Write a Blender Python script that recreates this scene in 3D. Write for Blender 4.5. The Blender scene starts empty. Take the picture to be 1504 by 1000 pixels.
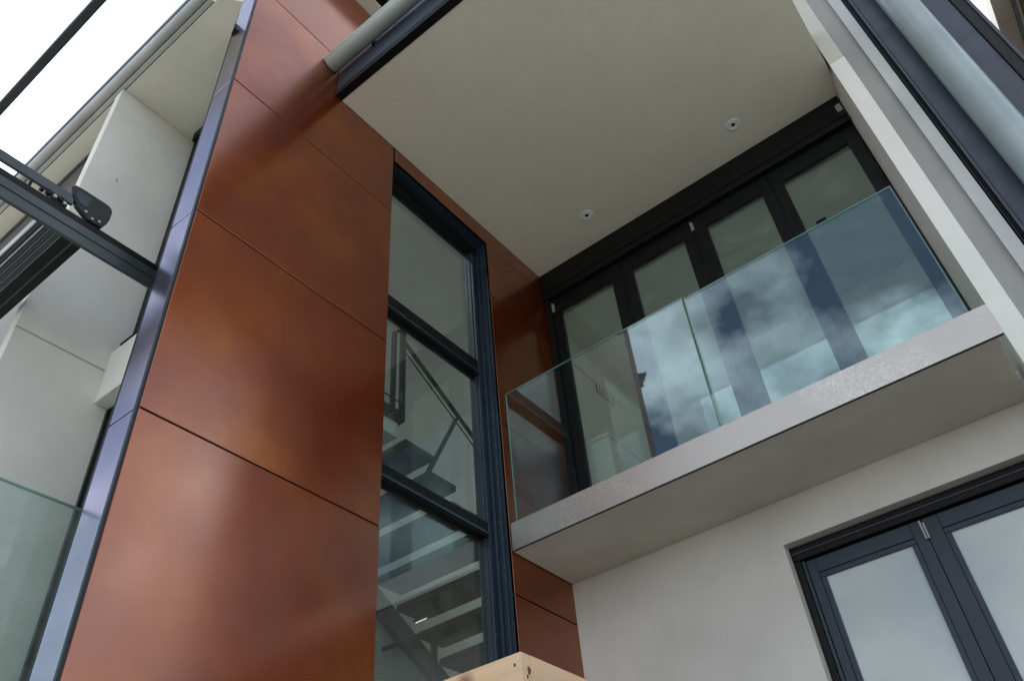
import bpy, bmesh, math, random
from mathutils import Matrix, Vector
random.seed(7)
scene = bpy.context.scene
C = scene.collection
H = 1.5            # eye height above the paving; every z below is written relative to the eye

# ------------------------------------------------------------------ camera
cam_data = bpy.data.cameras.new('camera')
cam = bpy.data.objects.new('camera', cam_data)
C.objects.link(cam)
R0 = Vector((0.78634269, 0.61322966, -0.07493036))    # picture right
R1 = Vector((-0.45656023, 0.49512427, -0.73919194))   # picture down
R2 = Vector((-0.41619458, 0.6154684, 0.66931362))     # line of sight
M = Matrix((R0, -R1, -R2)).transposed().to_4x4()
M.translation = Vector((0, 0, H))
cam.matrix_world = M
cam_data.sensor_width = 36.0
cam_data.lens = 36.0 * 1199.0 / 1504.0
cam_data.clip_start = 0.05
cam_data.clip_end = 3000
scene.camera = cam

# ------------------------------------------------------------------ sky
SUN_EL, SUN_AZ = math.radians(58), math.radians(-35)      # azimuth from +Y towards +X : behind the house, left
world = bpy.data.worlds.new('World')
scene.world = world
world.use_nodes = True
nt = world.node_tree
for n in list(nt.nodes): nt.nodes.remove(n)
def N(t, typ, **kw):
    n = t.nodes.new(typ)
    for k, v in kw.items():
        if k.startswith('i_'): n.inputs[k[2:].replace('_', ' ')].default_value = v
        else: setattr(n, k, v)
    return n
out = N(nt, 'ShaderNodeOutputWorld')
bg = N(nt, 'ShaderNodeBackground'); bg.inputs['Strength'].default_value = 0.15
sky = N(nt, 'ShaderNodeTexSky', sky_type='NISHITA', sun_disc=False, sun_elevation=SUN_EL, sun_rotation=SUN_AZ)
sky.air_density = 1.0; sky.dust_density = 0.4
tc = N(nt, 'ShaderNodeTexCoord')
sep = N(nt, 'ShaderNodeSeparateXYZ')
nt.links.new(tc.outputs['Generated'], sep.inputs[0])
mz = N(nt, 'ShaderNodeMath', operation='MAXIMUM'); mz.inputs[1].default_value = 0.0
nt.links.new(sep.outputs['Z'], mz.inputs[0])
az = N(nt, 'ShaderNodeMath', operation='ADD'); az.inputs[1].default_value = 0.25
nt.links.new(mz.outputs[0], az.inputs[0])
dv = N(nt, 'ShaderNodeVectorMath', operation='DIVIDE')
cmb = N(nt, 'ShaderNodeCombineXYZ')
for k in 'XYZ': nt.links.new(az.outputs[0], cmb.inputs[k])
nt.links.new(tc.outputs['Generated'], dv.inputs[0]); nt.links.new(cmb.outputs[0], dv.inputs[1])
n1 = N(nt, 'ShaderNodeTexNoise', noise_dimensions='3D'); n1.inputs['Scale'].default_value = 3.0; n1.inputs['Detail'].default_value = 6; n1.inputs['Roughness'].default_value = 0.60
mp = N(nt, 'ShaderNodeMapping'); mp.inputs['Location'].default_value = (-7.49, -5.23, 0.96)
nt.links.new(dv.outputs[0], mp.inputs['Vector']); nt.links.new(mp.outputs[0], n1.inputs['Vector'])
cr = N(nt, 'ShaderNodeValToRGB')
cr.color_ramp.elements[0].position = 0.44; cr.color_ramp.elements[0].color = (0.04, 0.04, 0.04, 1)
cr.color_ramp.elements[1].position = 0.66; cr.color_ramp.elements[1].color = (1, 1, 1, 1)
nt.links.new(n1.outputs['Fac'], cr.inputs[0])
n2 = N(nt, 'ShaderNodeTexNoise'); n2.inputs['Scale'].default_value = 4.1; n2.inputs['Detail'].default_value = 2
nt.links.new(dv.outputs[0], n2.inputs['Vector'])
cr2 = N(nt, 'ShaderNodeValToRGB')
cr2.color_ramp.elements[0].position = 0.3; cr2.color_ramp.elements[0].color = (10, 10.8, 12.4, 1)
cr2.color_ramp.elements[1].position = 0.7; cr2.color_ramp.elements[1].color = (23, 23.4, 23.8, 1)
nt.links.new(n2.outputs['Fac'], cr2.inputs[0])
mx = N(nt, 'ShaderNodeMix', data_type='RGBA')
nt.links.new(cr.outputs[0], mx.inputs['Factor'])
nt.links.new(sky.outputs[0], mx.inputs['A']); nt.links.new(cr2.outputs[0], mx.inputs['B'])
nt.links.new(mx.outputs['Result'], bg.inputs['Color']); nt.links.new(bg.outputs[0], out.inputs['Surface'])

# ------------------------------------------------------------------ sun (veiled by cloud, behind the house)
sl = bpy.data.lights.new('sun', 'SUN'); sl.energy = 4.0; sl.angle = math.radians(4); sl.color = (1, 0.95, 0.88)
sun = bpy.data.objects.new('sun', sl); C.objects.link(sun)
sd = Vector((math.sin(SUN_AZ) * math.cos(SUN_EL), math.cos(SUN_AZ) * math.cos(SUN_EL), math.sin(SUN_EL)))
sun.rotation_euler = sd.to_track_quat('Z', 'Y').to_euler()
sun.location = (0, 0, 30)

# ------------------------------------------------------------------ exposure
vs = scene.view_settings
scene.display_settings.display_device = 'sRGB'
vs.view_transform = 'Standard'; vs.look = 'None'; vs.exposure = 0.2; vs.gamma = 1.0; vs.use_curve_mapping = False
scene.cycles.max_bounces = 9; scene.cycles.diffuse_bounces = 3; scene.cycles.glossy_bounces = 4
scene.cycles.transparent_max_bounces = 14; scene.cycles.transmission_bounces = 2
scene.cycles.sample_clamp_indirect = 6.0
scene.cycles.use_denoising = True
scene.cycles.use_adaptive_sampling = True; scene.cycles.adaptive_threshold = 0.015

# ------------------------------------------------------------------ materials
MAT = {}
def base_mat(name):
    m = bpy.data.materials.new(name); m.use_nodes = True
    t = m.node_tree
    p = t.nodes['Principled BSDF']
    MAT[name] = m
    return m, t, p
def link(t, a, b): t.links.new(a, b)
def objvec(t, scale=(1, 1, 1)):
    g = N(t, 'ShaderNodeNewGeometry'); mpn = N(t, 'ShaderNodeMapping')
    mpn.inputs['Scale'].default_value = scale
    link(t, g.outputs['Position'], mpn.inputs['Vector'])
    return mpn.outputs[0]
def noise(t, vec, scale, detail=4, rough=0.55):
    n = N(t, 'ShaderNodeTexNoise'); n.inputs['Scale'].default_value = scale
    n.inputs['Detail'].default_value = detail; n.inputs['Roughness'].default_value = rough
    link(t, vec, n.inputs['Vector']); return n.outputs['Fac']
def ramp(t, fac, stops):
    r = N(t, 'ShaderNodeValToRGB')
    while len(r.color_ramp.elements) < len(stops): r.color_ramp.elements.new(0.5)
    for e, (p, c) in zip(r.color_ramp.elements, stops):
        e.position = p; e.color = (c[0], c[1], c[2], 1) if isinstance(c, tuple) else (c, c, c, 1)
    link(t, fac, r.inputs[0]); return r.outputs[0]
def mixc(t, fac, a, b, mode='MIX'):
    n = N(t, 'ShaderNodeMix', data_type='RGBA', blend_type=mode)
    if isinstance(fac, (int, float)): n.inputs['Factor'].default_value = fac
    else: link(t, fac, n.inputs['Factor'])
    for k, v in (('A', a), ('B', b)):
        if isinstance(v, tuple): n.inputs[k].default_value = (v[0], v[1], v[2], 1)
        else: link(t, v, n.inputs[k])
    return n.outputs['Result']
def bump(t, p, h, strength, dist=0.002):
    b = N(t, 'ShaderNodeBump'); b.inputs['Strength'].default_value = strength; b.inputs['Distance'].default_value = dist
    link(t, h, b.inputs['Height']); link(t, b.outputs[0], p.inputs['Normal'])

def paint(name, col, rough=0.75, vary=0.07, grain=260, bstr=0.25, spec=0.3):
    m, t, p = base_mat(name)
    v = objvec(t)
    c2 = tuple(c * (1 - vary * 1.6) for c in col); c1 = tuple(min(1, c * (1 + vary)) for c in col)
    big = noise(t, v, 1.7, 3)
    col1 = ramp(t, big, [(0.3, c2), (0.7, c1)])
    # faint rain streaks
    vs_ = objvec(t, (9, 9, 0.55)); st = noise(t, vs_, 1.0, 2)
    col2 = mixc(t, ramp(t, st, [(0.55, 0.0), (0.8, 0.10)]), col1, tuple(c * 0.72 for c in col))
    mot = noise(t, v, 11, 4, 0.65)
    col2 = mixc(t, ramp(t, mot, [(0.48, 0.0), (0.78, 0.16)]), col2, tuple(c * 0.78 for c in col))
    link(t, col2, p.inputs['Base Color'])
    p.inputs['Roughness'].default_value = rough; p.inputs['Specular IOR Level'].default_value = spec
    if bstr > 0.3: bump(t, p, noise(t, v, grain, 2), bstr, 0.0015)
    return m
paint('white_render', (0.71, 0.69, 0.625))
paint('grey_render', (0.34, 0.335, 0.315))
paint('light_render', (0.52, 0.54, 0.53))
paint('cream_ceiling', (0.79, 0.765, 0.635), vary=0.03)
paint('wall_render', (0.61, 0.587, 0.538))
paint('slab_render', (0.60, 0.575, 0.49))
paint('grey_cream', (0.58, 0.56, 0.48), vary=0.03)
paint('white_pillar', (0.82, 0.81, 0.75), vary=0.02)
paint('dark_decking', (0.10, 0.095, 0.09), vary=0.15)
paint('room_white', (0.84, 0.84, 0.80), vary=0.03)
paint('room_cream', (0.80, 0.79, 0.72), vary=0.03)
paint('concrete', (0.36, 0.35, 0.33), vary=0.2, grain=60)
paint('rubber', (0.012, 0.012, 0.013), rough=0.6, vary=0.1, bstr=0.1)
paint('black_gap', (0.008, 0.008, 0.008), rough=0.9, vary=0.1, bstr=0.0)
paint('plastic_white', (0.85, 0.85, 0.83), rough=0.45, vary=0.02, bstr=0.05)
paint('stair_dark', (0.050, 0.056, 0.055), rough=0.45, vary=0.15, bstr=0.1)

def powder(name, col, rough=0.32, spec=0.5, coat=0.0, vary=0.12):
    m, t, p = base_mat(name)
    v = objvec(t)
    c = ramp(t, noise(t, v, 3.0, 3), [(0.3, tuple(k * (1 - vary) for k in col)), (0.7, tuple(k * (1 + vary) for k in col))])
    dust = noise(t, v, 38, 3)
    c = mixc(t, ramp(t, dust, [(0.62, 0.0), (0.85, 0.10)]), c, (0.30, 0.29, 0.27))
    link(t, c, p.inputs['Base Color'])
    p.inputs['Specular IOR Level'].default_value = spec
    rr = ramp(t, noise(t, v, 7, 2), [(0.3, rough * 0.85), (0.7, rough * 1.2)])
    link(t, rr, p.inputs['Roughness'])
    p.inputs['Coat Weight'].default_value = coat; p.inputs['Coat Roughness'].default_value = 0.12
    return m
powder('slate_frame', (0.021, 0.031, 0.043), 0.34, 0.32)
powder('slate_blue_frame', (0.020, 0.034, 0.048), 0.24, 0.55)
powder('slate_cladding', (0.030, 0.042, 0.058), 0.42)
powder('black_metal', (0.005, 0.0055, 0.006), 0.5, 0.22)
powder('dark_rail', (0.035, 0.045, 0.046), 0.33)
powder('downpipe_paint', (0.26, 0.32, 0.32), 0.33, 0.6)
powder('gutter_paint', (0.34, 0.39, 0.36), 0.36, 0.5)
powder('gutter_light', (0.50, 0.52, 0.49), 0.42)
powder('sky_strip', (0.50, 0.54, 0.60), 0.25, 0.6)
powder('cap_gloss', (0.005, 0.006, 0.008), 0.28, 0.25)
powder('bead_metal', (0.006, 0.012, 0.016), 0.35, 0.3)
powder('hinge_metal', (0.32, 0.32, 0.31), 0.30, 0.8)

def copper():
    m, t, p = base_mat('lacquered_copper')
    v = objvec(t)
    oi = N(t, 'ShaderNodeObjectInfo')
    off = N(t, 'ShaderNodeVectorMath', operation='ADD')
    sc = N(t, 'ShaderNodeVectorMath', operation='SCALE'); sc.inputs['Scale'].default_value = 37.0
    cb = N(t, 'ShaderNodeCombineXYZ')
    link(t, oi.outputs['Random'], cb.inputs[0]); link(t, oi.outputs['Random'], cb.inputs[1])
    link(t, cb.outputs[0], sc.inputs[0]); link(t, v, off.inputs[0]); link(t, sc.outputs[0], off.inputs[1])
    vv = off.outputs[0]
    blot = noise(t, vv, 2.1, 3, 0.45)
    c = ramp(t, blot, [(0.28, (0.135, 0.020, 0.005)), (0.46, (0.168, 0.029, 0.006)), (0.60, (0.205, 0.043, 0.008)), (0.78, (0.255, 0.068, 0.011))])
    fine = noise(t, vv, 16, 6, 0.6)
    c = mixc(t, ramp(t, fine, [(0.35, 0.0), (0.75, 0.22)]), c, (0.130, 0.034, 0.012))
    spots = noise(t, vv, 95, 2)
    c = mixc(t, ramp(t, spots, [(0.76, 0.0), (0.80, 0.35)]), c, (0.05, 0.022, 0.014))
    link(t, c, p.inputs['Base Color'])
    hs = N(t, 'ShaderNodeHueSaturation'); hs.inputs['Value'].default_value = 1.36; hs.inputs['Saturation'].default_value = 1.06
    link(t, c, hs.inputs['Color']); link(t, hs.outputs[0], p.inputs['Base Color'])
    p.inputs['Metallic'].default_value = 0.80; p.inputs['Roughness'].default_value = 0.38; p.inputs['Specular IOR Level'].default_value = 0.2
    gl = N(t, 'ShaderNodeBsdfGlossy'); gl.inputs['Color'].default_value = (1.0, 0.80, 0.67, 1)
    link(t, ramp(t, noise(t, vv, 3.4, 3), [(0.3, 0.13), (0.7, 0.22)]), gl.inputs['Roughness'])
    bm_ = N(t, 'ShaderNodeBump'); bm_.inputs['Strength'].default_value = 0.10; bm_.inputs['Distance'].default_value = 0.02
    link(t, noise(t, vv, 1.4, 1), bm_.inputs['Height']); link(t, bm_.outputs[0], gl.inputs['Normal'])
    ge = N(t, 'ShaderNodeNewGeometry'); dt = N(t, 'ShaderNodeVectorMath', operation='DOT_PRODUCT')
    link(t, ge.outputs['Normal'], dt.inputs[0]); link(t, ge.outputs['Incoming'], dt.inputs[1])
    ab = N(t, 'ShaderNodeMath', operation='ABSOLUTE'); link(t, dt.outputs['Value'], ab.inputs[0])
    om = N(t, 'ShaderNodeMath', operation='SUBTRACT', use_clamp=True); om.inputs[0].default_value = 1.0; link(t, ab.outputs[0], om.inputs[1])
    pw = N(t, 'ShaderNodeMath', operation='POWER'); link(t, om.outputs[0], pw.inputs[0]); pw.inputs[1].default_value = 5.0
    fr = N(t, 'ShaderNodeMath', operation='MULTIPLY_ADD'); link(t, pw.outputs[0], fr.inputs[0]); fr.inputs[1].default_value = 0.92; fr.inputs[2].default_value = 0.11
    ms = N(t, 'ShaderNodeMixShader'); link(t, fr.outputs[0], ms.inputs[0]); link(t, p.outputs[0], ms.inputs[1]); link(t, gl.outputs[0], ms.inputs[2])
    link(t, ms.outputs[0], t.nodes['Material Output'].inputs['Surface'])
copper()

def silver():
    m, t, p = base_mat('silver_violet_metal')
    v = objvec(t)
    c = ramp(t, noise(t, v, 2.6, 3), [(0.3, (0.33, 0.29, 0.37)), (0.7, (0.42, 0.38, 0.44))])
    link(t, c, p.inputs['Base Color']); p.inputs['Metallic'].default_value = 1.0; p.inputs['Roughness'].default_value = 0.22
silver()
def galv():
    m, t, p = base_mat('galvanised_plate')
    v = objvec(t)
    vo = N(t, 'ShaderNodeTexVoronoi'); vo.inputs['Scale'].default_value = 46; link(t, v, vo.inputs['Vector'])
    sp = noise(t, v, 120, 5, 0.62)
    mask = noise(t, objvec(t, (1.6, 1.6, 1.6)), 1.0, 3)
    c = mixc(t, ramp(t, sp, [(0.36, 0.0), (0.64, 1.0)]), (0.38, 0.36, 0.32), (0.60, 0.575, 0.52))
    c = mixc(t, ramp(t, mask, [(0.44, 0.0), (0.58, 1.0)]), (0.42, 0.40, 0.36), c)
    link(t, c, p.inputs['Base Color'])
    p.inputs['Metallic'].default_value = 0.75
    r = ramp(t, vo.outputs['Distance'], [(0.0, 0.30), (0.6, 0.42)])
    link(t, r, p.inputs['Roughness'])
    bump(t, p, sp, 0.10, 0.001)
galv()

def pine():
    m, t, p = base_mat('pine_boards')
    v = objvec(t, (1, 1, 1))
    streak = noise(t, objvec(t, (1.2, 1.2, 26)), 3.0, 5, 0.6)
    c = ramp(t, streak, [(0.25, (0.40, 0.225, 0.10)), (0.5, (0.56, 0.355, 0.175)), (0.75, (0.64, 0.43, 0.235))])
    blo = noise(t, v, 6, 4)
    c = mixc(t, ramp(t, blo, [(0.42, 0.0), (0.72, 0.6)]), c, (0.60, 0.42, 0.29))
    kn = N(t, 'ShaderNodeTexVoronoi'); kn.inputs['Scale'].default_value = 11; kn.inputs['Randomness'].default_value = 1
    link(t, v, kn.inputs['Vector'])
    c = mixc(t, ramp(t, kn.outputs['Distance'], [(0.10, 0.95), (0.17, 0.5), (0.26, 0.0)]), c, (0.15, 0.065, 0.025))
    link(t, c, p.inputs['Base Color']); p.inputs['Roughness'].default_value = 0.6
    bump(t, p, streak, 0.25, 0.001)
pine()

paint('knot_brown', (0.16, 0.07, 0.03), vary=0.3)
def ground_mat():
    m, t, p = base_mat('paving')
    v = objvec(t)
    b = N(t, 'ShaderNodeTexBrick'); b.inputs['Scale'].default_value = 1.6
    b.inputs['Color1'].default_value = (0.40, 0.385, 0.36, 1); b.inputs['Color2'].default_value = (0.34, 0.33, 0.31, 1)
    b.inputs['Mortar'].default_value = (0.10, 0.10, 0.095, 1); b.inputs['Mortar Size'].default_value = 0.012
    link(t, v, b.inputs['Vector'])
    c = mixc(t, ramp(t, noise(t, v, 3, 6), [(0.4, 0.0), (0.75, 0.4)]), b.outputs['Color'], (0.24, 0.23, 0.21))
    link(t, c, p.inputs['Base Color']); p.inputs['Roughness'].default_value = 0.85
    bump(t, p, noise(t, v, 120, 4), 0.4, 0.003)
ground_mat()

def glass(name, tint=(0.86, 0.93, 0.90), ior=1.5, rough=0.0, haze=0.0, wav=0.0, refl=(0.94, 1.0, 1.0)):
    m = bpy.data.materials.new(name); m.use_nodes = True; MAT[name] = m
    t = m.node_tree
    for n in list(t.nodes): t.nodes.remove(n)
    o = N(t, 'ShaderNodeOutputMaterial')
    tr = N(t, 'ShaderNodeBsdfTransparent'); tr.inputs[0].default_value = (*tint, 1)
    gl = N(t, 'ShaderNodeBsdfGlossy'); gl.inputs['Roughness'].default_value = rough; gl.inputs['Color'].default_value = (*refl, 1)
    # Schlick reflectance, the same from either side of the pane
    ge = N(t, 'ShaderNodeNewGeometry')
    dt = N(t, 'ShaderNodeVectorMath', operation='DOT_PRODUCT')
    link(t, ge.outputs['Normal'], dt.inputs[0]); link(t, ge.outputs['Incoming'], dt.inputs[1])
    ab = N(t, 'ShaderNodeMath', operation='ABSOLUTE'); link(t, dt.outputs['Value'], ab.inputs[0])
    om = N(t, 'ShaderNodeMath', operation='SUBTRACT', use_clamp=True); om.inputs[0].default_value = 1.0; link(t, ab.outputs[0], om.inputs[1])
    pw = N(t, 'ShaderNodeMath', operation='POWER'); link(t, om.outputs[0], pw.inputs[0]); pw.inputs[1].default_value = 5.0
    f0 = ((ior - 1) / (ior + 1)) ** 2
    fr = N(t, 'ShaderNodeMath', operation='MULTIPLY_ADD'); link(t, pw.outputs[0], fr.inputs[0])
    fr.inputs[1].default_value = 1 - f0; fr.inputs[2].default_value = f0
    mixs = N(t, 'ShaderNodeMixShader')
    link(t, fr.outputs[0], mixs.inputs[0]); link(t, tr.outputs[0], mixs.inputs[1]); link(t, gl.outputs[0], mixs.inputs[2])
    last = mixs.outputs[0]
    v = objvec(t)
    if wav:
        b = N(t, 'ShaderNodeBump'); b.inputs['Strength'].default_value = wav; b.inputs['Distance'].default_value = 0.02
        link(t, noise(t, v, 1.2, 1), b.inputs['Height']); link(t, b.outputs[0], gl.inputs['Normal'])
    df = N(t, 'ShaderNodeBsdfDiffuse'); df.inputs[0].default_value = (0.57, 0.57, 0.53, 1)
    m2 = N(t, 'ShaderNodeMixShader')
    dirt = ramp(t, noise(t, v, 6, 3), [(0.4, haze * 0.5), (0.75, haze * 1.6)])
    link(t, dirt, m2.inputs[0]); link(t, last, m2.inputs[1]); link(t, df.outputs[0], m2.inputs[2])
    link(t, m2.outputs[0], o.inputs['Surface'])
    return m
glass('balustrade_glass', (0.88, 0.95, 0.93), 1.76, 0.0, 0.003, refl=(0.72, 0.90, 1.0))
glass('window_glass', (0.84, 0.905, 0.88), 1.85, 0.0, 0.03)
glass('door_glass', (0.86, 0.92, 0.89), 1.75, 0.0, 0.05, refl=(0.84, 0.96, 1.0))
glass('screen_glass', (0.84, 0.92, 0.89), 1.5, 0.0, 0.12)

def edge_glass():
    m, t, p = base_mat('glass_edge')
    p.inputs['Base Color'].default_value = (0.16, 0.30, 0.26, 1); p.inputs['Roughness'].default_value = 0.25
    p.inputs['Specular IOR Level'].default_value = 0.6
edge_glass()
def frosted():
    m, t, p = base_mat('frosted_glass')
    v = objvec(t)
    c = ramp(t, noise(t, v, 2.4, 3), [(0.3, (0.38, 0.435, 0.41)), (0.7, (0.49, 0.53, 0.495))])
    link(t, c, p.inputs['Base Color'])
    p.inputs['Roughness'].default_value = 0.55
    p.inputs['Coat Weight'].default_value = 1.0; p.inputs['Coat Roughness'].default_value = 0.10; p.inputs['Coat IOR'].default_value = 1.66
frosted()
def glow_mat():
    m, t, p = base_mat('glow_tube')
    p.inputs['Emission Color'].default_value = (1, 0.98, 0.92, 1); p.inputs['Emission Strength'].default_value = 1.1
glow_mat()

# ------------------------------------------------------------------ mesh helpers
class MB:
    def __init__(self): self.bm = bmesh.new()
    def box(self, x0, x1, y0, y1, z0, z1, bev=0.0):
        b = bmesh.new()
        bmesh.ops.create_cube(b, size=1)
        for v in b.verts:
            v.co.x = x0 + (v.co.x + 0.5) * (x1 - x0)
            v.co.y = y0 + (v.co.y + 0.5) * (y1 - y0)
            v.co.z = z0 + (v.co.z + 0.5) * (z1 - z0) + H
        if bev > 0:
            bmesh.ops.bevel(b, geom=list(b.edges), offset=bev, segments=2, affect='EDGES', profile=0.5)
        self._join(b); return self
    def prism(self, pts, axis, a0, a1):
        """polygon pts in the two other axes (z already eye relative), extruded along axis"""
        def mk(p, a):
            if axis == 0: return (a, p[0], p[1] + H)
            if axis == 1: return (p[0], a, p[1] + H)
            return (p[0], p[1], a + H)
        b = self.bm
        A = [b.verts.new(mk(p, a0)) for p in pts]; B = [b.verts.new(mk(p, a1)) for p in pts]
        n = len(pts)
        b.faces.new(A); b.faces.new(list(reversed(B)))
        for i in range(n): b.faces.new((A[i], B[i], B[(i + 1) % n], A[(i + 1) % n]))
        return self
    def tube(self, p, q, r, seg=20, caps=True, hollow=0.0):
        p = Vector(p) + Vector((0, 0, H)); q = Vector(q) + Vector((0, 0, H))
        d = (q - p).normalized(); u = d.orthogonal().normalized(); w = d.cross(u)
        b = self.bm
        ra = []
        for c in (p, q):
            ra.append([b.verts.new(c + (u * math.cos(2 * math.pi * i / seg) + w * math.sin(2 * math.pi * i / seg)) * r) for i in range(seg)])
        for i in range(seg): b.faces.new((ra[0][i], ra[0][(i + 1) % seg], ra[1][(i + 1) % seg], ra[1][i]))
        if caps: b.faces.new(list(reversed(ra[0]))); b.faces.new(ra[1])
        return self
    def path_tube(self, pts, r, seg=12):
        for a, c in zip(pts[:-1], pts[1:]): self.tube(a, c, r, seg)
        return self
    def ring(self, c, prof, seg=40):
        """lathe about a vertical axis through c; prof = [(r, z)]"""
        b = self.bm; rows = []
        for (r, z) in prof:
            rows.append([b.verts.new((c[0] + r * math.cos(2 * math.pi * i / seg), c[1] + r * math.sin(2 * math.pi * i / seg), c[2] + z + H)) for i in range(seg)])
        for k in range(len(rows) - 1):
            for i in range(seg): b.faces.new((rows[k][i], rows[k][(i + 1) % seg], rows[k + 1][(i + 1) % seg], rows[k + 1][i]))
        return self
    def _join(self, b):
        me = bpy.data.meshes.new('tmp'); b.to_mesh(me); b.free(); self.bm.from_mesh(me); bpy.data.meshes.remove(me)
    def build(self, name, mat, parent=None, smooth=False, bevel=0.0):
        bmesh.ops.recalc_face_normals(self.bm, faces=list(self.bm.faces))
        me = bpy.data.meshes.new(name); self.bm.to_mesh(me); self.bm.free()
        me.materials.append(MAT[mat])
        if smooth:
            for p in me.polygons: p.use_smooth = True
            try: me.set_sharp_from_angle(angle=math.radians(35))
            except Exception: pass
        o = bpy.data.objects.new(name, me); C.objects.link(o)
        if parent is not None:
            o.parent = parent
            o.matrix_parent_inverse = Matrix.Translation(-parent_world(parent))
        if bevel:
            bv = o.modifiers.new('bevel', 'BEVEL'); bv.width = bevel; bv.segments = 2; bv.limit_method = 'ANGLE'
        return o
def parent_world(o):
    v = Vector(o.location)
    if o.parent is not None: v = v + o.matrix_parent_inverse.translation + parent_world(o.parent)
    return v
def thing(name, label, cat, loc=(0, 0, 0), group=None):
    o = bpy.data.objects.new(name, None); o.empty_display_size = 0.2
    C.objects.link(o); o.location = (loc[0], loc[1], loc[2] + H)
    return tag(o, label, cat, group)
def tag(o, label, cat, group=None):
    o['label'] = label; o['category'] = cat; o['kind'] = 'thing'
    if group: o['group'] = group
    return o
def part(name, mat, parent, *b, bev=0.003, smooth=False):
    return MB().box(*b, bev=bev).build(name, mat, parent, smooth)
def structure(o): o['kind'] = 'structure'; return o

XL, YE, YB, ZC = -2.55, 1.173, 4.17, 5.15      # copper face, its front edge, lower wall, soffit

# ------------------------------------------------------------------ ground
g = bmesh.new()
for v in ((-600, -600), (600, -600), (600, 600), (-600, 600)): g.verts.new((v[0], v[1], 0))
g.faces.new(g.verts); me = bpy.data.meshes.new('ground'); g.to_mesh(me); g.free(); me.materials.append(MAT['paving'])
go = bpy.data.objects.new('ground', me); C.objects.link(go); structure(go)
structure(MB().box(-6.2, 4.0, 2.35, 12.0, -H + 0.004, -0.62, 0.01).build('terrace', 'dark_decking'))

def absorber_mat():
    m, t, p = base_mat('absorber_green'); v = objvec(t)
    c = ramp(t, noise(t, v, 40, 3), [(0.3, (0.025, 0.05, 0.012)), (0.7, (0.06, 0.10, 0.025))])
    link(t, c, p.inputs['Base Color']); p.inputs['Roughness'].default_value = 0.9
absorber_mat()
structure(MB().box(0.9, 3.4, -40.0, 3.6, -H, -H + 0.02).build('bounce_absorber', 'absorber_green'))  # dark sheet out of view, added to cut ground bounce onto the soffit
# ------------------------------------------------------------------ copper blade wall
cw = thing('copper_wall', 'tall blade wall clad in glossy red brown copper panels around a stair window', 'wall', (XL, YE, -H))
WY0, WY1, WZ1, WZ0 = 2.476, 3.545, 5.012, -0.45     # stair window opening
# core behind the cladding
core = MB()
core.box(-2.735, XL - 0.024, YE + 0.022, WY0 - 0.012, -H, 6.70)
core.box(-2.735, XL - 0.024, WY1 + 0.012, 4.44, -H, 6.70)
core.box(-2.735, XL - 0.024, WY0 - 0.012, WY1 + 0.012, WZ1 + 0.012, 6.70)
core.box(-2.735, XL - 0.024, WY0 - 0.012, WY1 + 0.012, -H, WZ0)
core.build('wall_core', 'black_gap', cw)
JZ = [-H, -0.38, 0.82, 2.022, 3.226, 4.424, 5.622, 6.715]
G = 0.0045
def panel(y0, y1, z0, z1, dx=0.0):
    part('copper_panel', 'lacquered_copper', cw, XL - 0.020, XL + dx, y0 + G, y1 - G, z0 + G, z1 - G, bev=0.0022)
for a, b in zip(JZ[:-1], JZ[1:]):
    lo = 0.0
    panel(YE + 0.003, WY0 + G, a, b, random.uniform(-0.0012, 0.0012))
    if a < 4.4: panel(WY1 - G, 4.438, a, b, random.uniform(-0.001, 0.001))
panel(WY1 - G, 4.438, 4.424, WZ1)
panel(WY0 + 2 * G, 4.438, WZ1 - G, 5.622)
panel(WY0 + 2 * G, 4.438, 5.622, 6.715)
panel(WY0 + 2 * G, WY1 - 2 * G, -H, WZ0)
for a, b in zip(JZ[:-1], JZ[1:]):
    part('edge_panel', 'silver_violet_metal', cw, -2.742, XL - 0.030, YE, YE + 0.02, a + G, b - G, bev=0.002)
MB().box(XL - 0.026, XL - 0.004, YE - 0.004, YE + 0.018, -H, 6.715, 0.004).build('corner_bead', 'bead_metal', cw)
MB().box(-2.752, -2.7445, YE - 0.001, YE + 0.3, -H, 6.71).build('edge_trim', 'bead_metal', cw)
# window reveal lining
MB().box(-2.735, XL - 0.003, WY0 - 0.010, WY0, WZ0, WZ1).box(-2.735, XL - 0.003, WY1, WY1 + 0.010, WZ0, WZ1).box(-2.735, XL - 0.003, WY0, WY1, WZ1, WZ1 + 0.010).build('window_reveal', 'slate_blue_frame', cw)

# small eave above the copper wall
ev = thing('upper_eave', 'narrow cream eave with dark gutter on top of the copper wall', 'eave', (XL, 2, 6.72))
part('soffit', 'cream_ceiling', ev, -2.76, -2.44, YE + 0.01, 8.0, 6.722, 6.80)
part('gutter', 'black_metal', ev, -2.438, -2.36, YE + 0.01, 8.0, 6.74, 6.86, bev=0.01)
part('roof_sheet', 'slate_cladding', ev, -2.76, -2.37, YE + 0.01, 8.1, 6.862, 6.90)

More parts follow.
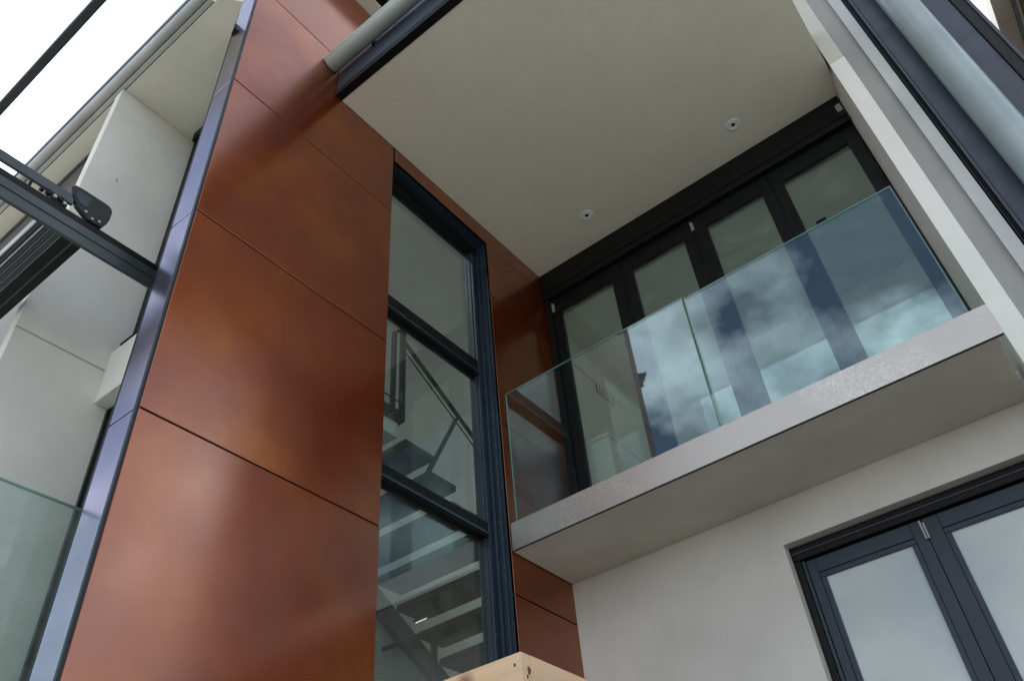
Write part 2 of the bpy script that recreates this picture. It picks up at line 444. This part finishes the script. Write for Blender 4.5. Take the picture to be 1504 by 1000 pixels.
# ------------------------------------------------------------------ stair window
sw = thing('stair_window', 'tall dark framed stair window set in the copper wall', 'window', (-2.65, 3.0, WZ0))
FX0, FX1 = -2.715, -2.655
zt = WZ1 - 0.002
part('frame_head', 'black_metal', sw, FX0, FX1, WY0 + 0.002, WY1 - 0.002, 4.885, zt, bev=0.003)
part('frame_sill', 'slate_blue_frame', sw, FX0, FX1, WY0 + 0.002, WY1 - 0.002, WZ0 + 0.002, WZ0 + 0.1)
part('frame_jamb', 'slate_blue_frame', sw, FX0, FX1, WY0 + 0.002, WY0 + 0.055, WZ0 + 0.102, 4.883)
part('frame_jamb', 'slate_blue_frame', sw, FX0, FX1, 3.442, WY1 - 0.002, WZ0 + 0.102, 4.883)
for k, (ya, yb, xx) in enumerate(((3.449, 3.462, 0.020), (3.478, 3.486, 0.012), (3.496, 3.516, 0.034), (3.524, 3.5425, 0.062))):
    part('jamb_fin', 'slate_blue_frame', sw, FX1, FX1 + xx, ya, yb, WZ0 + 0.11, 4.88, bev=0.002)
for za, zb in ((3.615, 3.745), (2.372, 2.470), (1.05, 1.14)):
    part('transom', 'black_metal', sw, FX0 + 0.004, FX1 + 0.018, WY0 + 0.056, 3.4485, za, zb)
    part('transom_bead', 'slate_blue_frame', sw, FX1 + 0.0185, FX1 + 0.028, WY0 + 0.057, 3.4475, za + 0.012, za + 0.03, bev=0.002)
for za, zb in ((3.745, 4.885), (2.470, 3.615), (1.14, 2.372), (WZ0 + 0.1, 1.05)):
    part('pane', 'window_glass', sw, -2.692, -2.684, WY0 + 0.055, 3.442, za, zb, bev=0)

# ------------------------------------------------------------------ main roof over the balcony bay
rc = thing('roof_canopy', 'roof over the balcony with cream soffit, dark fascia and half round gutter', 'roof', (-1.1, 1.95, ZC))
# soffit falls slightly to the front
MB().prism([(1.957, 5.152), (4.34, 5.205), (4.34, 5.40), (1.957, 5.40)], 0, XL + 0.002, 0.238).build('soffit', 'cream_ceiling', rc)
part('roof_deck', 'slate_cladding', rc, XL + 0.002, 0.238, 1.96, 8.6, 5.42, 5.60)
part('fascia_angle', 'black_metal', rc, XL + 0.003, 0.236, 1.896, 1.955, 5.146, 5.21, bev=0.003)
part('fascia', 'slate_cladding', rc, XL + 0.003, 0.236, 1.9, 1.952, 5.2105, 5.56, bev=0.003)
gm = MB()
prof = []
for k in range(17):
    a = math.pi + math.pi * k / 16
    prof.append((1.826 + 0.062 * math.cos(a), 5.455 + 0.062 * math.sin(a)))
inner = [(1.826 + 0.057 * math.cos(math.pi + math.pi * k / 16), 5.455 + 0.057 * math.sin(math.pi + math.pi * k / 16)) for k in range(16, -1, -1)]
gm.prism([(1.760, 5.463), (1.757, 5.455)] + prof[1:] + inner, 0, XL + 0.004, 0.236)
gu = gm.build('gutter', 'gutter_paint', rc, smooth=True)
MB().prism(prof, 0, XL + 0.0045, XL + 0.012).build('gutter_end', 'gutter_paint', gu)
MB().tube((XL + 0.004, 1.762, 5.462), (0.236, 1.762, 5.462), 0.006, 10).build('gutter_lip', 'gutter_light', gu, smooth=True)
for xx in (-2.2, -1.4, -0.6, 0.1):
    part('gutter_bracket', 'black_metal', rc, xx, xx + 0.02, 1.885, 1.8995, 5.40, 5.47, bev=0)

for x, y, lab in ((-1.837, 3.992, 'small round white recessed downlight in the soffit nearer the copper wall'),
                  (-0.509, 4.006, 'small round white recessed downlight in the soffit nearer the white pillar')):
    zc = 5.152 + (y - 1.957) * (0.053 / 2.383)
    d = thing('downlight', lab, 'downlight', (x, y, zc), 'recessed soffit downlights')
    MB().ring((x, y, zc), [(0.056, 0.002), (0.055, -0.004), (0.050, -0.006), (0.034, -0.005), (0.031, -0.002), (0.030, -0.003), (0.017, -0.004), (0.0155, -0.002), (0.0155, 0.004)]).build('trim_ring', 'plastic_white', d, smooth=True)
    MB().ring((x, y, zc), [(0.0152, -0.0025), (0.001, -0.0015)]).build('lamp_hole', 'black_gap', d)

# ------------------------------------------------------------------ rear wall of the bay, pillar and right hand blade
rw = thing('rendered_wall', 'pale rendered wall below the balcony around the lower folding doors', 'wall', (-1.2, YB, -H))
DX0, DX1, DZ1 = -1.190, 0.180, 2.030
MB().box(XL - 0.001, DX0, YB, 4.44, -H, 2.28).box(DX0, DX1, YB, 4.44, DZ1, 2.28).box(DX1, 0.36, YB, 4.44, -H, 2.28).build('wall_face', 'wall_render', rw)
part('floor_band', 'white_render', rw, XL - 0.001, 0.24, YB + 0.003, 4.44, 2.2805, 2.455, bev=0)
wp = thing('pillar', 'slim white rendered pillar at the right end of the balcony', 'pillar', (0.3, 3.98, -H))
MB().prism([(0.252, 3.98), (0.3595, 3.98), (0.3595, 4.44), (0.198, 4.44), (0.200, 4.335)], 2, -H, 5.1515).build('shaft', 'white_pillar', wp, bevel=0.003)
MB().box(0.253, 0.3585, 3.984, 4.44, 5.1525, 7.6).build('upper_shaft', 'grey_cream', wp)  # greyer, darker cream than the shaft below
rb = thing('grey_wall', 'grey rendered wall strip between the white pillar and the dark cladding', 'wall', (0.42, 3.98, -H))
MB().box(0.3600, 0.5455, 3.984, 8.0, -H, 7.6).build('wall_face', 'grey_render', rb)
MB().box(0.4735, 0.5450, 3.95, 3.9835, -H, 7.6, 0.003).build('corner_strip', 'light_render', rb)
sc_ = thing('metal_cladding', 'dark blue grey metal cladding behind the round downpipe', 'cladding', (0.8, 3.95, -H))
MB().box(0.546, 1.10, 4.02, 8.0, -H, 7.6).build('recess', 'black_gap', sc_)
for za, zb in ((-H, 1.0), (1.004, 3.0), (3.004, 7.6)):
    part('cladding_panel', 'slate_cladding', sc_, 0.597, 1.040, 3.945, 4.018, za, zb, bev=0.003)
part('edge_fin', 'slate_cladding', sc_, 0.578, 0.5955, 3.93, 4.0, -H, 7.6, bev=0.003)
part('cable', 'rubber', sc_, 0.553, 0.563, 3.955, 3.965, -H, 7.6, bev=0.003)
part('cable', 'rubber', sc_, 0.567, 0.572, 3.95, 3.955, -H, 7.6, bev=0.002)
part('dark_stop', 'rubber', sc_, 1.042, 1.100, 3.93, 4.018, -H, 7.6, bev=0.003)
part('outer_trim', 'slate_cladding', sc_, 1.1015, 1.120, 3.92, 4.6, -H, 7.6, bev=0.002)
dp = thing('downpipe', 'round pale grey blue rainwater downpipe on the dark cladding', 'downpipe', (0.795, 3.84, -H))
MB().tube((0.795, 3.838, -H), (0.795, 3.838, 7.55), 0.098, 48).build('pipe', 'downpipe_paint', dp, smooth=True)
for zz in (0.6, 7.3):
    MB().ring((0.795, 3.838, zz), [(0.098, -0.02), (0.104, -0.02), (0.104, 0.02), (0.098, 0.02)], 40).build('pipe_clip', 'downpipe_paint', dp, smooth=True)

# ------------------------------------------------------------------ balcony
bl = thing('balcony', 'cantilevered balcony slab with mottled metal edge plate and cream underside', 'balcony', (-1.1, 3.55, 2.28))
part('slab', 'slab_render', bl, XL + 0.006, 0.198, 3.5535, YB - 0.002, 2.282, 2.452, bev=0.002)
part('edge_plate', 'galvanised_plate', bl, XL + 0.008, 0.226, 3.545, 3.552, 2.284, 2.463, bev=0.0015)
part('drip_line', 'black_gap', bl, XL + 0.010, 0.222, 3.5475, 3.5535, 2.2785, 2.2835, bev=0)
part('floor_tiles', 'concrete', bl, XL + 0.006, 0.196, 3.5535, YB + 0.16, 2.4555, 2.461, bev=0)

gb = thing('glass_balustrade', 'frameless glass balustrade along the balcony edge', 'balustrade', (-1.1, 3.56, 2.46))
def gpane(x0, x1, z1):
    o = part('pane', 'balustrade_glass', gb, x0, x1, 3.556, 3.566, 2.463, z1 - 0.0045, bev=0)
    MB().box(x0, x1, 3.5555, 3.5665, z1 - 0.0042, z1).build('top_edge', 'glass_edge', o)
    MB().box(x0 - 0.0032, x0 - 0.0002, 3.5555, 3.5665, 2.463, z1).build('side_edge', 'glass_edge', o)
    MB().box(x1 + 0.0002, x1 + 0.0032, 3.5555, 3.5665, 2.463, z1).build('side_edge', 'glass_edge', o)
gpane(-2.500, -1.142, 3.436); gpane(-1.124, 0.146, 3.420)
part('end_seal', 'rubber', gb, 0.1495, 0.156, 3.556, 3.566, 2.463, 3.418, bev=0)

# ------------------------------------------------------------------ folding doors
def leaf(root, x0, x1, y, z0, z1, sl, sr, top, bot, frame_mat, glass_mat, th=0.045, bead=True):
    """one leaf: two stiles, two rails, glass with glazing beads"""
    L = bpy.data.objects.new('leaf', None); C.objects.link(L); L.parent = root; L.empty_display_size = 0.1
    part('stile', frame_mat, L, x0 + 0.0015, x0 + sl, y, y + th, z0, z1, bev=0.0025)
    part('stile', frame_mat, L, x1 - sr, x1 - 0.0015, y, y + th, z0, z1, bev=0.0025)
    part('rail', frame_mat, L, x0 + sl + 0.0005, x1 - sr - 0.0005, y + 0.001, y + th, z1 - top, z1, bev=0.002)
    part('rail', frame_mat, L, x0 + sl + 0.0005, x1 - sr - 0.0005, y + 0.001, y + th, z0, z0 + bot, bev=0.002)
    gx0, gx1, gz0, gz1 = x0 + sl, x1 - sr, z0 + bot, z1 - top
    part('pane', glass_mat, L, gx0 + 0.001, gx1 - 0.001, y + 0.022, y + 0.028, gz0 + 0.001, gz1 - 0.001, bev=0)
    if bead:
        w = 0.028
        m = MB()
        m.box(gx0 + 0.0008, gx0 + w, y + 0.008, y + 0.0215, gz0 + w, gz1 - w, 0.002).box(gx1 - w, gx1 - 0.0008, y + 0.008, y + 0.0215, gz0 + w, gz1 - w, 0.002)
        m.box(gx0 + 0.0008, gx1 - 0.0008, y + 0.008, y + 0.0215, gz1 - w + 0.0005, gz1 - 0.0008, 0.002).box(gx0 + 0.0008, gx1 - 0.0008, y + 0.008, y + 0.0215, gz0 + 0.0008, gz0 + w - 0.0005, 0.002)
        m.build('glazing_bead', frame_mat, L)
    return L
UD = 4.335
ud = thing('folding_door', 'four leaf dark framed glass folding door on the upper balcony', 'door', (-1.1, UD, 2.46))
part('head_track', 'black_metal', ud, XL + 0.004, 0.196, 4.290, UD + 0.09, 4.895, 5.2, bev=0.003)
part('track_lip', 'black_metal', ud, XL + 0.004, 0.196, 4.2825, 4.2895, 4.96, 4.975, bev=0.002)
part('frame_jamb', 'black_metal', ud, XL + 0.004, -2.492, 4.31, UD + 0.09, 2.465, 4.894)
part('frame_jamb', 'black_metal', ud, 0.187, 0.1965, 4.345, UD + 0.09, 2.465, 4.894)
for (x0, x1, p0, p1) in ((-2.490, -1.806, -2.409, -1.902), (-1.806, -1.140, -1.711, -1.236), (-1.140, -0.488, -1.037, -0.572), (-0.488, 0.186, -0.403, 0.098)):
    leaf(ud, x0, x1, UD, 2.47, 4.888, p0 - x0, x1 - p1, 0.150, 0.13, 'black_metal', 'door_glass', bead=False)
def hinge(root, x, y, z, n='hinge'):
    m = MB(); m.tube((x - 0.006, y - 0.008, z - 0.05), (x - 0.006, y - 0.008, z + 0.05), 0.0055, 12)
    m.tube((x + 0.008, y - 0.008, z - 0.05), (x + 0.008, y - 0.008, z + 0.035), 0.0055, 12)
    m.build(n, 'hinge_metal', root, smooth=True)
hinge(ud, -1.140, UD, 4.80); hinge(ud, -2.475, UD, 4.80)
for x, z in ((-1.925, 4.185), (-0.29, 4.205)):
    part('flush_handle', 'black_metal', ud, x - 0.035, x + 0.035, UD + 0.005, UD + 0.02, z - 0.008, z + 0.008)
part('track_end_plate', 'hinge_metal', ud, 0.150, 0.190, 4.283, 4.2895, 5.02, 5.10, bev=0.003)
part('track_end_plate', 'black_metal', ud, XL + 0.03, XL + 0.075, 4.283, 4.2895, 5.02, 5.10, bev=0.003)

LD = 4.262
ld = thing('folding_door', 'blue grey framed folding door with frosted glass below the balcony', 'door', (-0.5, LD, -0.6))
part('head_track', 'black_metal', ld, DX0 + 0.002, DX1 - 0.002, 4.235, LD + 0.1, 1.951, DZ1 - 0.002, bev=0.003)
part('track_lip', 'dark_rail', ld, DX0 + 0.002, DX1 - 0.002, 4.2285, 4.2345, 1.985, 1.992, bev=0.001)
part('frame_jamb', 'black_metal', ld, DX0 + 0.002, -1.152, 4.24, LD + 0.1, -0.6, 1.950)
part('frame_jamb', 'slate_frame', ld, DX1 - 0.03, DX1 - 0.002, 4.24, LD + 0.1, -0.6, 1.950)
part('jamb_stop', 'slate_frame', ld, -1.151, -1.133, LD - 0.006, LD + 0.08, -0.6, 1.949, bev=0.002)
for (x0, x1, p0, p1) in ((-1.131, -0.508, -1.082, -0.570), (-0.508, 0.148, -0.432, 0.075)):
    leaf(ld, x0, x1, LD, -0.6, 1.944, p0 - x0, x1 - p1, 0.078, 0.16, 'slate_frame', 'frosted_glass')
hinge(ld, -0.512, LD, 1.885)

# ------------------------------------------------------------------ left hand bay
lw = thing('white_blade_wall', 'pale rendered blade wall left of the copper wall with a horizontal joint', 'wall', (-3.62, 0.95, -H))
MB().box(-3.668, -3.59, 0.945, 1.60, -H, 2.950, 0.003).build('wall_panel', 'white_render', lw)
MB().box(-3.668, -3.59, 0.945, 1.60, 2.957, 5.150, 0.003).build('wall_panel', 'white_render', lw)
MB().box(-3.662, -3.594, 0.95, 1.60, 2.949, 2.958).build('joint_filler', 'grey_render', lw)
part('scuff_mark', 'grey_render', lw, -3.5899, -3.5885, 1.12, 1.128, 4.30, 4.33, bev=0)
lb = thing('floor_band', 'white boxed floor band between the left wall and the copper wall', 'band', (-3.2, 1.43, 2.74))
part('band_face', 'white_render', lb, -3.589, -2.753, 1.427, 1.56, 2.737, 3.080, bev=0.003)
part('capping', 'black_metal', lb, -3.50, -2.753, 1.420, 1.56, 3.0805, 3.088, bev=0.001)
lwn = thing('side_window', 'dark framed full height glazing behind the left edge of the copper wall', 'window', (-3.2, 1.5, -H))
part('frame_jamb', 'black_metal', lwn, -3.588, -3.530, 1.505, 1.59, -H, 5.148)
part('frame_bead', 'dark_rail', lwn, -3.5885, -3.572, 1.495, 1.5045, -H, 2.73, bev=0.002)
part('frame_jamb', 'black_metal', lwn, -2.84, -2.754, 1.505, 1.59, -H, 5.148)
part('frame_head', 'black_metal', lwn, -3.529, -2.841, 1.46, 1.59, 5.06, 5.148)
part('pane', 'window_glass', lwn, -3.529, -2.841, 1.54, 1.548, -H, 5.06, bev=0)
part('back_lining', 'room_cream', lwn, -5.6, -2.75, 1.90, 1.95, -H, 5.148, bev=0)
lr = thing('eave_canopy', 'projecting roof at upper left with cream soffit and pale gutter', 'roof', (-3.5, 0.9, ZC))
MB().prism([(-7.5, 0.962), (-2.60, 0.962), (-2.50, 1.072), (-2.75, 1.168), (-2.754, 1.95), (-7.5, 1.95)], 2, ZC + 0.002, 5.172).build('soffit', 'cream_ceiling', lr)
part('drip_batten', 'gutter_light', lr, -7.5, -2.645, 0.932, 0.960, ZC + 0.012, 5.22, bev=0.003)
part('shadow_groove', 'rubber', lr, -7.5, -2.645, 0.9605, 0.9615, ZC + 0.004, 5.30, bev=0)
lg = []
for k in range(13):
    a = math.pi + math.pi * k / 12
    lg.append((0.898 + 0.034 * math.cos(a), 5.20 + 0.034 * math.sin(a)))
MB().prism(lg, 0, -7.5, -2.645).build('gutter', 'gutter_light', lr, smooth=True)
part('gutter_lip', 'dark_rail', lr, -7.5, -2.645, 0.858, 0.865, 5.195, 5.21, bev=0.002)
part('roof_sheet', 'slate_cladding', lr, -7.5, -2.754, 0.875, 1.95, 5.302, 5.36)
nb = thing('neighbour_soffit', 'grey boxed eave and dark trims beyond the white blade wall', 'eave', (-5, 1.1, 5.1))
part('soffit_board', 'grey_render', nb, -7.5, -3.70, 1.09, 1.20, 5.115, 5.151, bev=0.002)
part('dark_trim', 'bead_metal', nb, -7.5, -3.70, 1.082, 1.0895, 5.09, 5.151, bev=0.001)
part('dark_trim', 'black_metal', nb, -7.5, -3.70, 1.2005, 1.212, 5.07, 5.151, bev=0.001)
part('copper_trim', 'lacquered_copper', nb, -7.5, -3.70, 1.225, 1.30, 5.06, 5.151, bev=0.002)
nw = thing('neighbour_wall', 'pale wall of the adjoining bay far left', 'wall', (-5, 1.3, -H))
part('wall_face', 'grey_render', nw, -7.5, -3.70, 1.31, 1.40, -H, 5.112, bev=0)

gs = thing('glass_screen', 'greenish glass side screen at lower left', 'screen', (-2.9, 1.0, -0.6))
o = part('pane', 'screen_glass', gs, -2.906, -2.894, 0.2, 1.50, -0.6, 1.736, bev=0)
MB().box(-2.9065, -2.8935, 0.2, 1.50, 1.7362, 1.742).build('top_edge', 'glass_edge', o)

# ------------------------------------------------------------------ awning frame at upper left
aw = thing('awning_frame', 'dark metal awning frame with rails and rounded end cap at upper left', 'awning', (-3.0, 1.0, 3.1))
part('side_rail', 'dark_rail', aw, -3.020, -3.0, 0.15, 1.50, 3.066, 3.186, bev=0.004)
part('rail_channel', 'black_metal', aw, -3.016, -3.006, 0.15, 1.50, 3.1865, 3.232, bev=0.002)
part('rail_rib', 'dark_rail', aw, -2.9995, -2.995, 0.15, 1.50, 3.128, 3.136, bev=0.0015)
part('upper_rail', 'dark_rail', aw, -3.020, -3.002, 0.15, 0.80, 3.274, 3.334, bev=0.004)
# rounded end cap
pts = [(0.763, 3.376), (0.773, 3.399), (0.811, 3.405), (0.869, 3.405), (0.927, 3.406), (0.951, 3.404), (0.965, 3.396), (0.974, 3.384), (0.978, 3.365), (0.979, 3.326), (0.974, 3.288), (0.957, 3.240), (0.886, 3.234), (0.862, 3.251), (0.814, 3.281), (0.779, 3.332)]
cap = MB().prism(pts, 0, -3.024, -2.996).build('end_cap', 'cap_gloss', aw, bevel=0.004)
MB().prism([(0.79, 3.345), (0.80, 3.375), (0.87, 3.378), (0.86, 3.30), (0.82, 3.30)], 0, -2.9958, -2.9935).build('cap_face', 'slate_frame', cap, bevel=0.001)
for cy, cz in ((0.935, 3.262), (0.862, 3.272), (0.90, 3.252)):
    MB().tube((-2.9957, cy, cz), (-2.990, cy, cz), 0.007, 12).build('screw', 'hinge_metal', cap, smooth=True)
for yy, zz, rr in ((0.655, 3.258, 0.011), (0.685, 3.262, 0.014), (0.715, 3.258, 0.010), (0.745, 3.262, 0.014), (0.765, 3.252, 0.009)):
    MB().tube((-3.018, yy, zz), (-2.998, yy, zz), rr, 12).build('roller', 'hinge_metal' if rr < 0.0105 else 'black_metal', aw, smooth=True)
part('spacer', 'black_metal', aw, -3.016, -3.006, 0.595, 0.608, 3.2325, 3.2735, bev=0.001)
part('spacer', 'black_metal', aw, -3.016, -3.006, 0.70, 0.78, 3.2325, 3.2735, bev=0.001)
part('front_bar', 'dark_rail', aw, -6.0, -1.55, 0.300, 0.336, 3.240, 3.270, bev=0.005)
part('cassette', 'black_metal', aw, -6.0, -3.021, 0.822, 0.914, 3.074, 3.16, bev=0.003)
part('cassette_lip', 'dark_rail', aw, -6.0, -3.021, 0.864, 0.872, 3.068, 3.0735, bev=0.001)
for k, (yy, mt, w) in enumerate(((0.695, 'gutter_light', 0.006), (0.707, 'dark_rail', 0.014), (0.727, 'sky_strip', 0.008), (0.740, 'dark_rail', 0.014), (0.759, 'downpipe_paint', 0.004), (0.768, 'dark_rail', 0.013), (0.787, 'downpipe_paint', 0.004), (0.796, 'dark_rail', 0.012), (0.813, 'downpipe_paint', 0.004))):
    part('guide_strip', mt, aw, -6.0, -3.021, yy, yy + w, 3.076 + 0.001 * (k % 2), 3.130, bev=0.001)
part('guide_back', 'black_gap', aw, -6.0, -3.021, 0.702, 0.8215, 3.1305, 3.138, bev=0)
part('side_rail', 'dark_rail', aw, -6.03, -6.005, 0.15, 1.50, 3.060, 3.236, bev=0.006)

# ------------------------------------------------------------------ neighbouring copper tower, top right corner
K = 0.84
nt_ = thing('neighbour_tower', 'copper clad neighbour with pale panelled eave in the top right corner', 'building', (2.0, 6, -H))
part('copper_wall', 'lacquered_copper', nt_, 1.895, 2.10, 5.35, 12.0, -H, 6.70, bev=0)
for a, b in zip((5.2, 5.86, 7.2, 8.6, 10.0), (5.86, 7.2, 8.6, 10.0, 12.0)):
    part('soffit_panel', 'cream_ceiling', nt_, 1.705, 1.895, a + 0.003, b - 0.003, 6.722, 6.75, bev=0.002)
part('soffit_back', 'black_gap', nt_, 1.703, 2.10, 5.2, 12.0, 6.7505, 6.9, bev=0)
part('drip_edge', 'plastic_white', nt_, 1.684, 1.7025, 5.2, 12.0, 6.715, 6.9, bev=0.002)
MB().tube((1.845, 5.2, 6.705), (1.845, 12.0, 6.705), 0.018, 14).build('eave_pipe', 'downpipe_paint', nt_, smooth=True)

# ------------------------------------------------------------------ pine post in the foreground
pb = thing('pine_post', 'pale knotty pine board post corner at the bottom of the view', 'post', (-0.674, 0.939, -H))
px, py, pz = -0.674, 0.939, 0.45
for k in range(4):
    zb = pz - 0.30 * k; za = max(-H + 0.005, zb - 0.297)
    part('board', 'pine_boards', pb, px - 0.55, px, py, py + 0.022, za, zb, bev=0.0025)
    part('board', 'pine_boards', pb, px - 0.022, px - 0.0003, py + 0.0223, py + 0.55, za, zb, bev=0.0015)
def knot(c, axis, r, name='knot'):
    m = MB(); n = 18; fr_ = [1 + 0.18 * math.sin(3 * a_ + 1) for a_ in [2 * math.pi * i / n for i in range(n)]]
    if axis == 0: m.prism([(c[1] + 0.8 * r * fr_[i] * math.cos(2 * math.pi * i / n), c[2] + 1.3 * r * fr_[i] * math.sin(2 * math.pi * i / n)) for i in range(n)], 0, px - 0.004, px + 0.0004)
    else: m.prism([(c[0] + 0.8 * r * fr_[i] * math.cos(2 * math.pi * i / n), c[2] + 1.3 * r * fr_[i] * math.sin(2 * math.pi * i / n)) for i in range(n)], 1, py - 0.0007, py + 0.004)
    m.build(name, 'knot_brown', pb)
knot((-0.6740, 0.9556, 0.4262), 0, 0.0045); knot((-0.6861, 0.9390, 0.4333), 1, 0.0020)
knot((-0.6740, 0.9510, 0.4166), 0, 0.0022)
part('back_frame', 'pine_boards', pb, px - 0.55, px - 0.03, py + 0.40, py + 0.55, -H + 0.005, pz - 0.02, bev=0)

# ------------------------------------------------------------------ stairwell behind the copper wall
structure(MB().box(-4.40, -4.30, 1.96, 8.0, -H, 5.97).build('stairwell_wall', 'room_white'))
structure(MB().box(-4.30, -2.74, 1.96, 2.06, -H, 5.97).build('stairwell_wall', 'room_white'))
structure(MB().box(-4.30, -2.74, 7.5, 7.6, -H, 3.5).build('stairwell_wall', 'room_white'))  # stops short of the ceiling; unseen gap added to let daylight in
structure(MB().box(-2.735, -2.64, 4.445, 7.5, -H, 5.97).build('stairwell_wall', 'room_white'))
structure(MB().box(-4.30, -2.74, 2.06, 7.5, -0.75, -0.62).build('stairwell_floor', 'concrete'))
# ceiling with an unseen opening added to let sky light in
structure(MB().box(-4.30, -2.74, 3.02, 7.5, 5.88, 5.97).box(-4.30, -4.15, 2.06, 3.02, 5.88, 5.97).build('stairwell_ceiling', 'room_white'))
st = thing('staircase', 'dark open tread stair with steel handrail seen through the tall window', 'stairs', (-3.6, 3.5, -0.6))
SX0, SX1 = -4.18, -3.2
part('landing', 'stair_dark', st, -4.28, -3.2, 2.3, 3.285, 3.40, 3.50, bev=0.003)
part('landing_edge', 'room_white', st, -4.28, -3.22, 2.3, 3.26, 3.28, 3.3995, bev=0.003)
for k in range(9):
    y0 = 3.34 + 0.237 * k; z0 = 3.245 - 0.142 * k
    part('tread', 'stair_dark', st, SX0, SX1, y0 - 0.02, y0 + 0.262, z0, z0 + 0.05, bev=0.004)
MB().prism([(3.3, 3.20), (3.42, 3.20), (5.48, 1.97), (5.48, 1.83), (3.3, 3.06)], 0, -4.24, -4.185).build('stringer', 'stair_dark', st)
def bar(p, q, w, name='handrail'): MB().tube(p, q, w, 10).build(name, 'stair_dark', st, smooth=True)
bar((-3.2, 3.28, 4.172), (-3.2, 5.4, 2.875), 0.017)
bar((-3.215, 3.28, 4.115), (-3.215, 5.4, 2.818), 0.006, 'lower_rail')
part('post', 'stair_dark', st, -3.22, -3.19, 3.262, 3.302, 3.42, 4.40, bev=0.002)
part('post', 'stair_dark', st, -3.22, -3.19, 3.175, 3.205, 3.42, 4.20, bev=0.002)
bar((-3.2, 3.19, 4.19), (-3.2, 3.29, 4.30), 0.012, 'return_rail')
bar((-3.2, 2.4, 3.57), (-3.2, 3.27, 3.57), 0.006, 'lower_rail')
MB().prism([(3.862, 3.765), (3.890, 3.765), (3.528, 3.05), (3.490, 3.05)], 0, -3.215, -3.195).build('post', 'stair_dark', st)
# lower flight rail across the landing
bar((-4.1, 4.06, 2.31), (-2.95, 4.02, 2.27), 0.016)
part('post', 'stair_dark', st, -3.62, -3.585, 4.02, 4.055, 0.9, 2.29, bev=0.002)
part('landing', 'stair_dark', st, -4.28, -2.95, 4.3, 6.2, 1.70, 1.82, bev=0.003)
tl = thing('stair_tube', 'small bright tube glowing in the dark stairwell', 'lamp', (-3.6, 3.9, 2.2))
MB().tube((-3.66, 3.92, 2.32), (-3.56, 3.92, 2.32), 0.0032, 10).build('tube', 'glow_tube', tl)  # thin glowing line, modelled as an emissive tube
part('fitting', 'stair_dark', tl, -3.68, -3.54, 3.915, 3.94, 2.328, 2.345, bev=0.002)

# ------------------------------------------------------------------ room behind the upper doors
structure(MB().box(-2.634, -2.572, 4.447, 6.0, 2.30, 4.80).build('upper_room_wall', 'room_cream'))
structure(MB().box(-2.572, 0.20, 5.87, 6.0, 2.30, 4.80).build('upper_room_wall', 'room_white'))
structure(MB().box(0.20, 0.355, 4.447, 6.0, 2.30, 4.80).build('upper_room_wall', 'room_cream'))
structure(MB().box(-2.634, 0.355, 4.447, 6.0, 4.785, 4.86).build('upper_room_ceiling', 'room_cream'))
structure(MB().box(-2.634, 0.355, 4.447, 6.0, 2.20, 2.46).build('upper_room_floor', 'concrete'))
structure(MB().box(-2.634, 0.355, 4.43, 4.60, 4.862, 5.40).build('upper_room_lintel', 'room_cream'))
vg = thing('air_vent', 'small grey slatted air vent inside the room behind the balcony doors', 'vent', (-2.49, 5.0, 4.25))
part('vent_plate', 'slate_frame', vg, -2.5715, -2.564, 5.02, 5.31, 4.35, 4.44, bev=0.002)
for k in range(6):
    part('slat', 'plastic_white', vg, -2.5635, -2.558, 5.04 + 0.043 * k, 5.055 + 0.043 * k, 4.36, 4.43, bev=0)
cb_ = thing('white_cabinet', 'white low cabinet inside the room behind the balcony doors', 'cabinet', (-2.3, 4.7, 2.46))
part('carcass', 'room_white', cb_, -2.5705, -2.27, 4.50, 4.95, 2.465, 3.47, bev=0.004)
part('cabinet_top', 'plastic_white', cb_, -2.5705, -2.26, 4.49, 4.96, 3.4705, 3.50, bev=0.004)
# ground floor room shell (keeps daylight out behind the frosted leaves)
structure(MB().box(-2.63, 0.355, 5.9, 6.0, -0.75, 2.19).build('lower_room_wall', 'room_cream'))
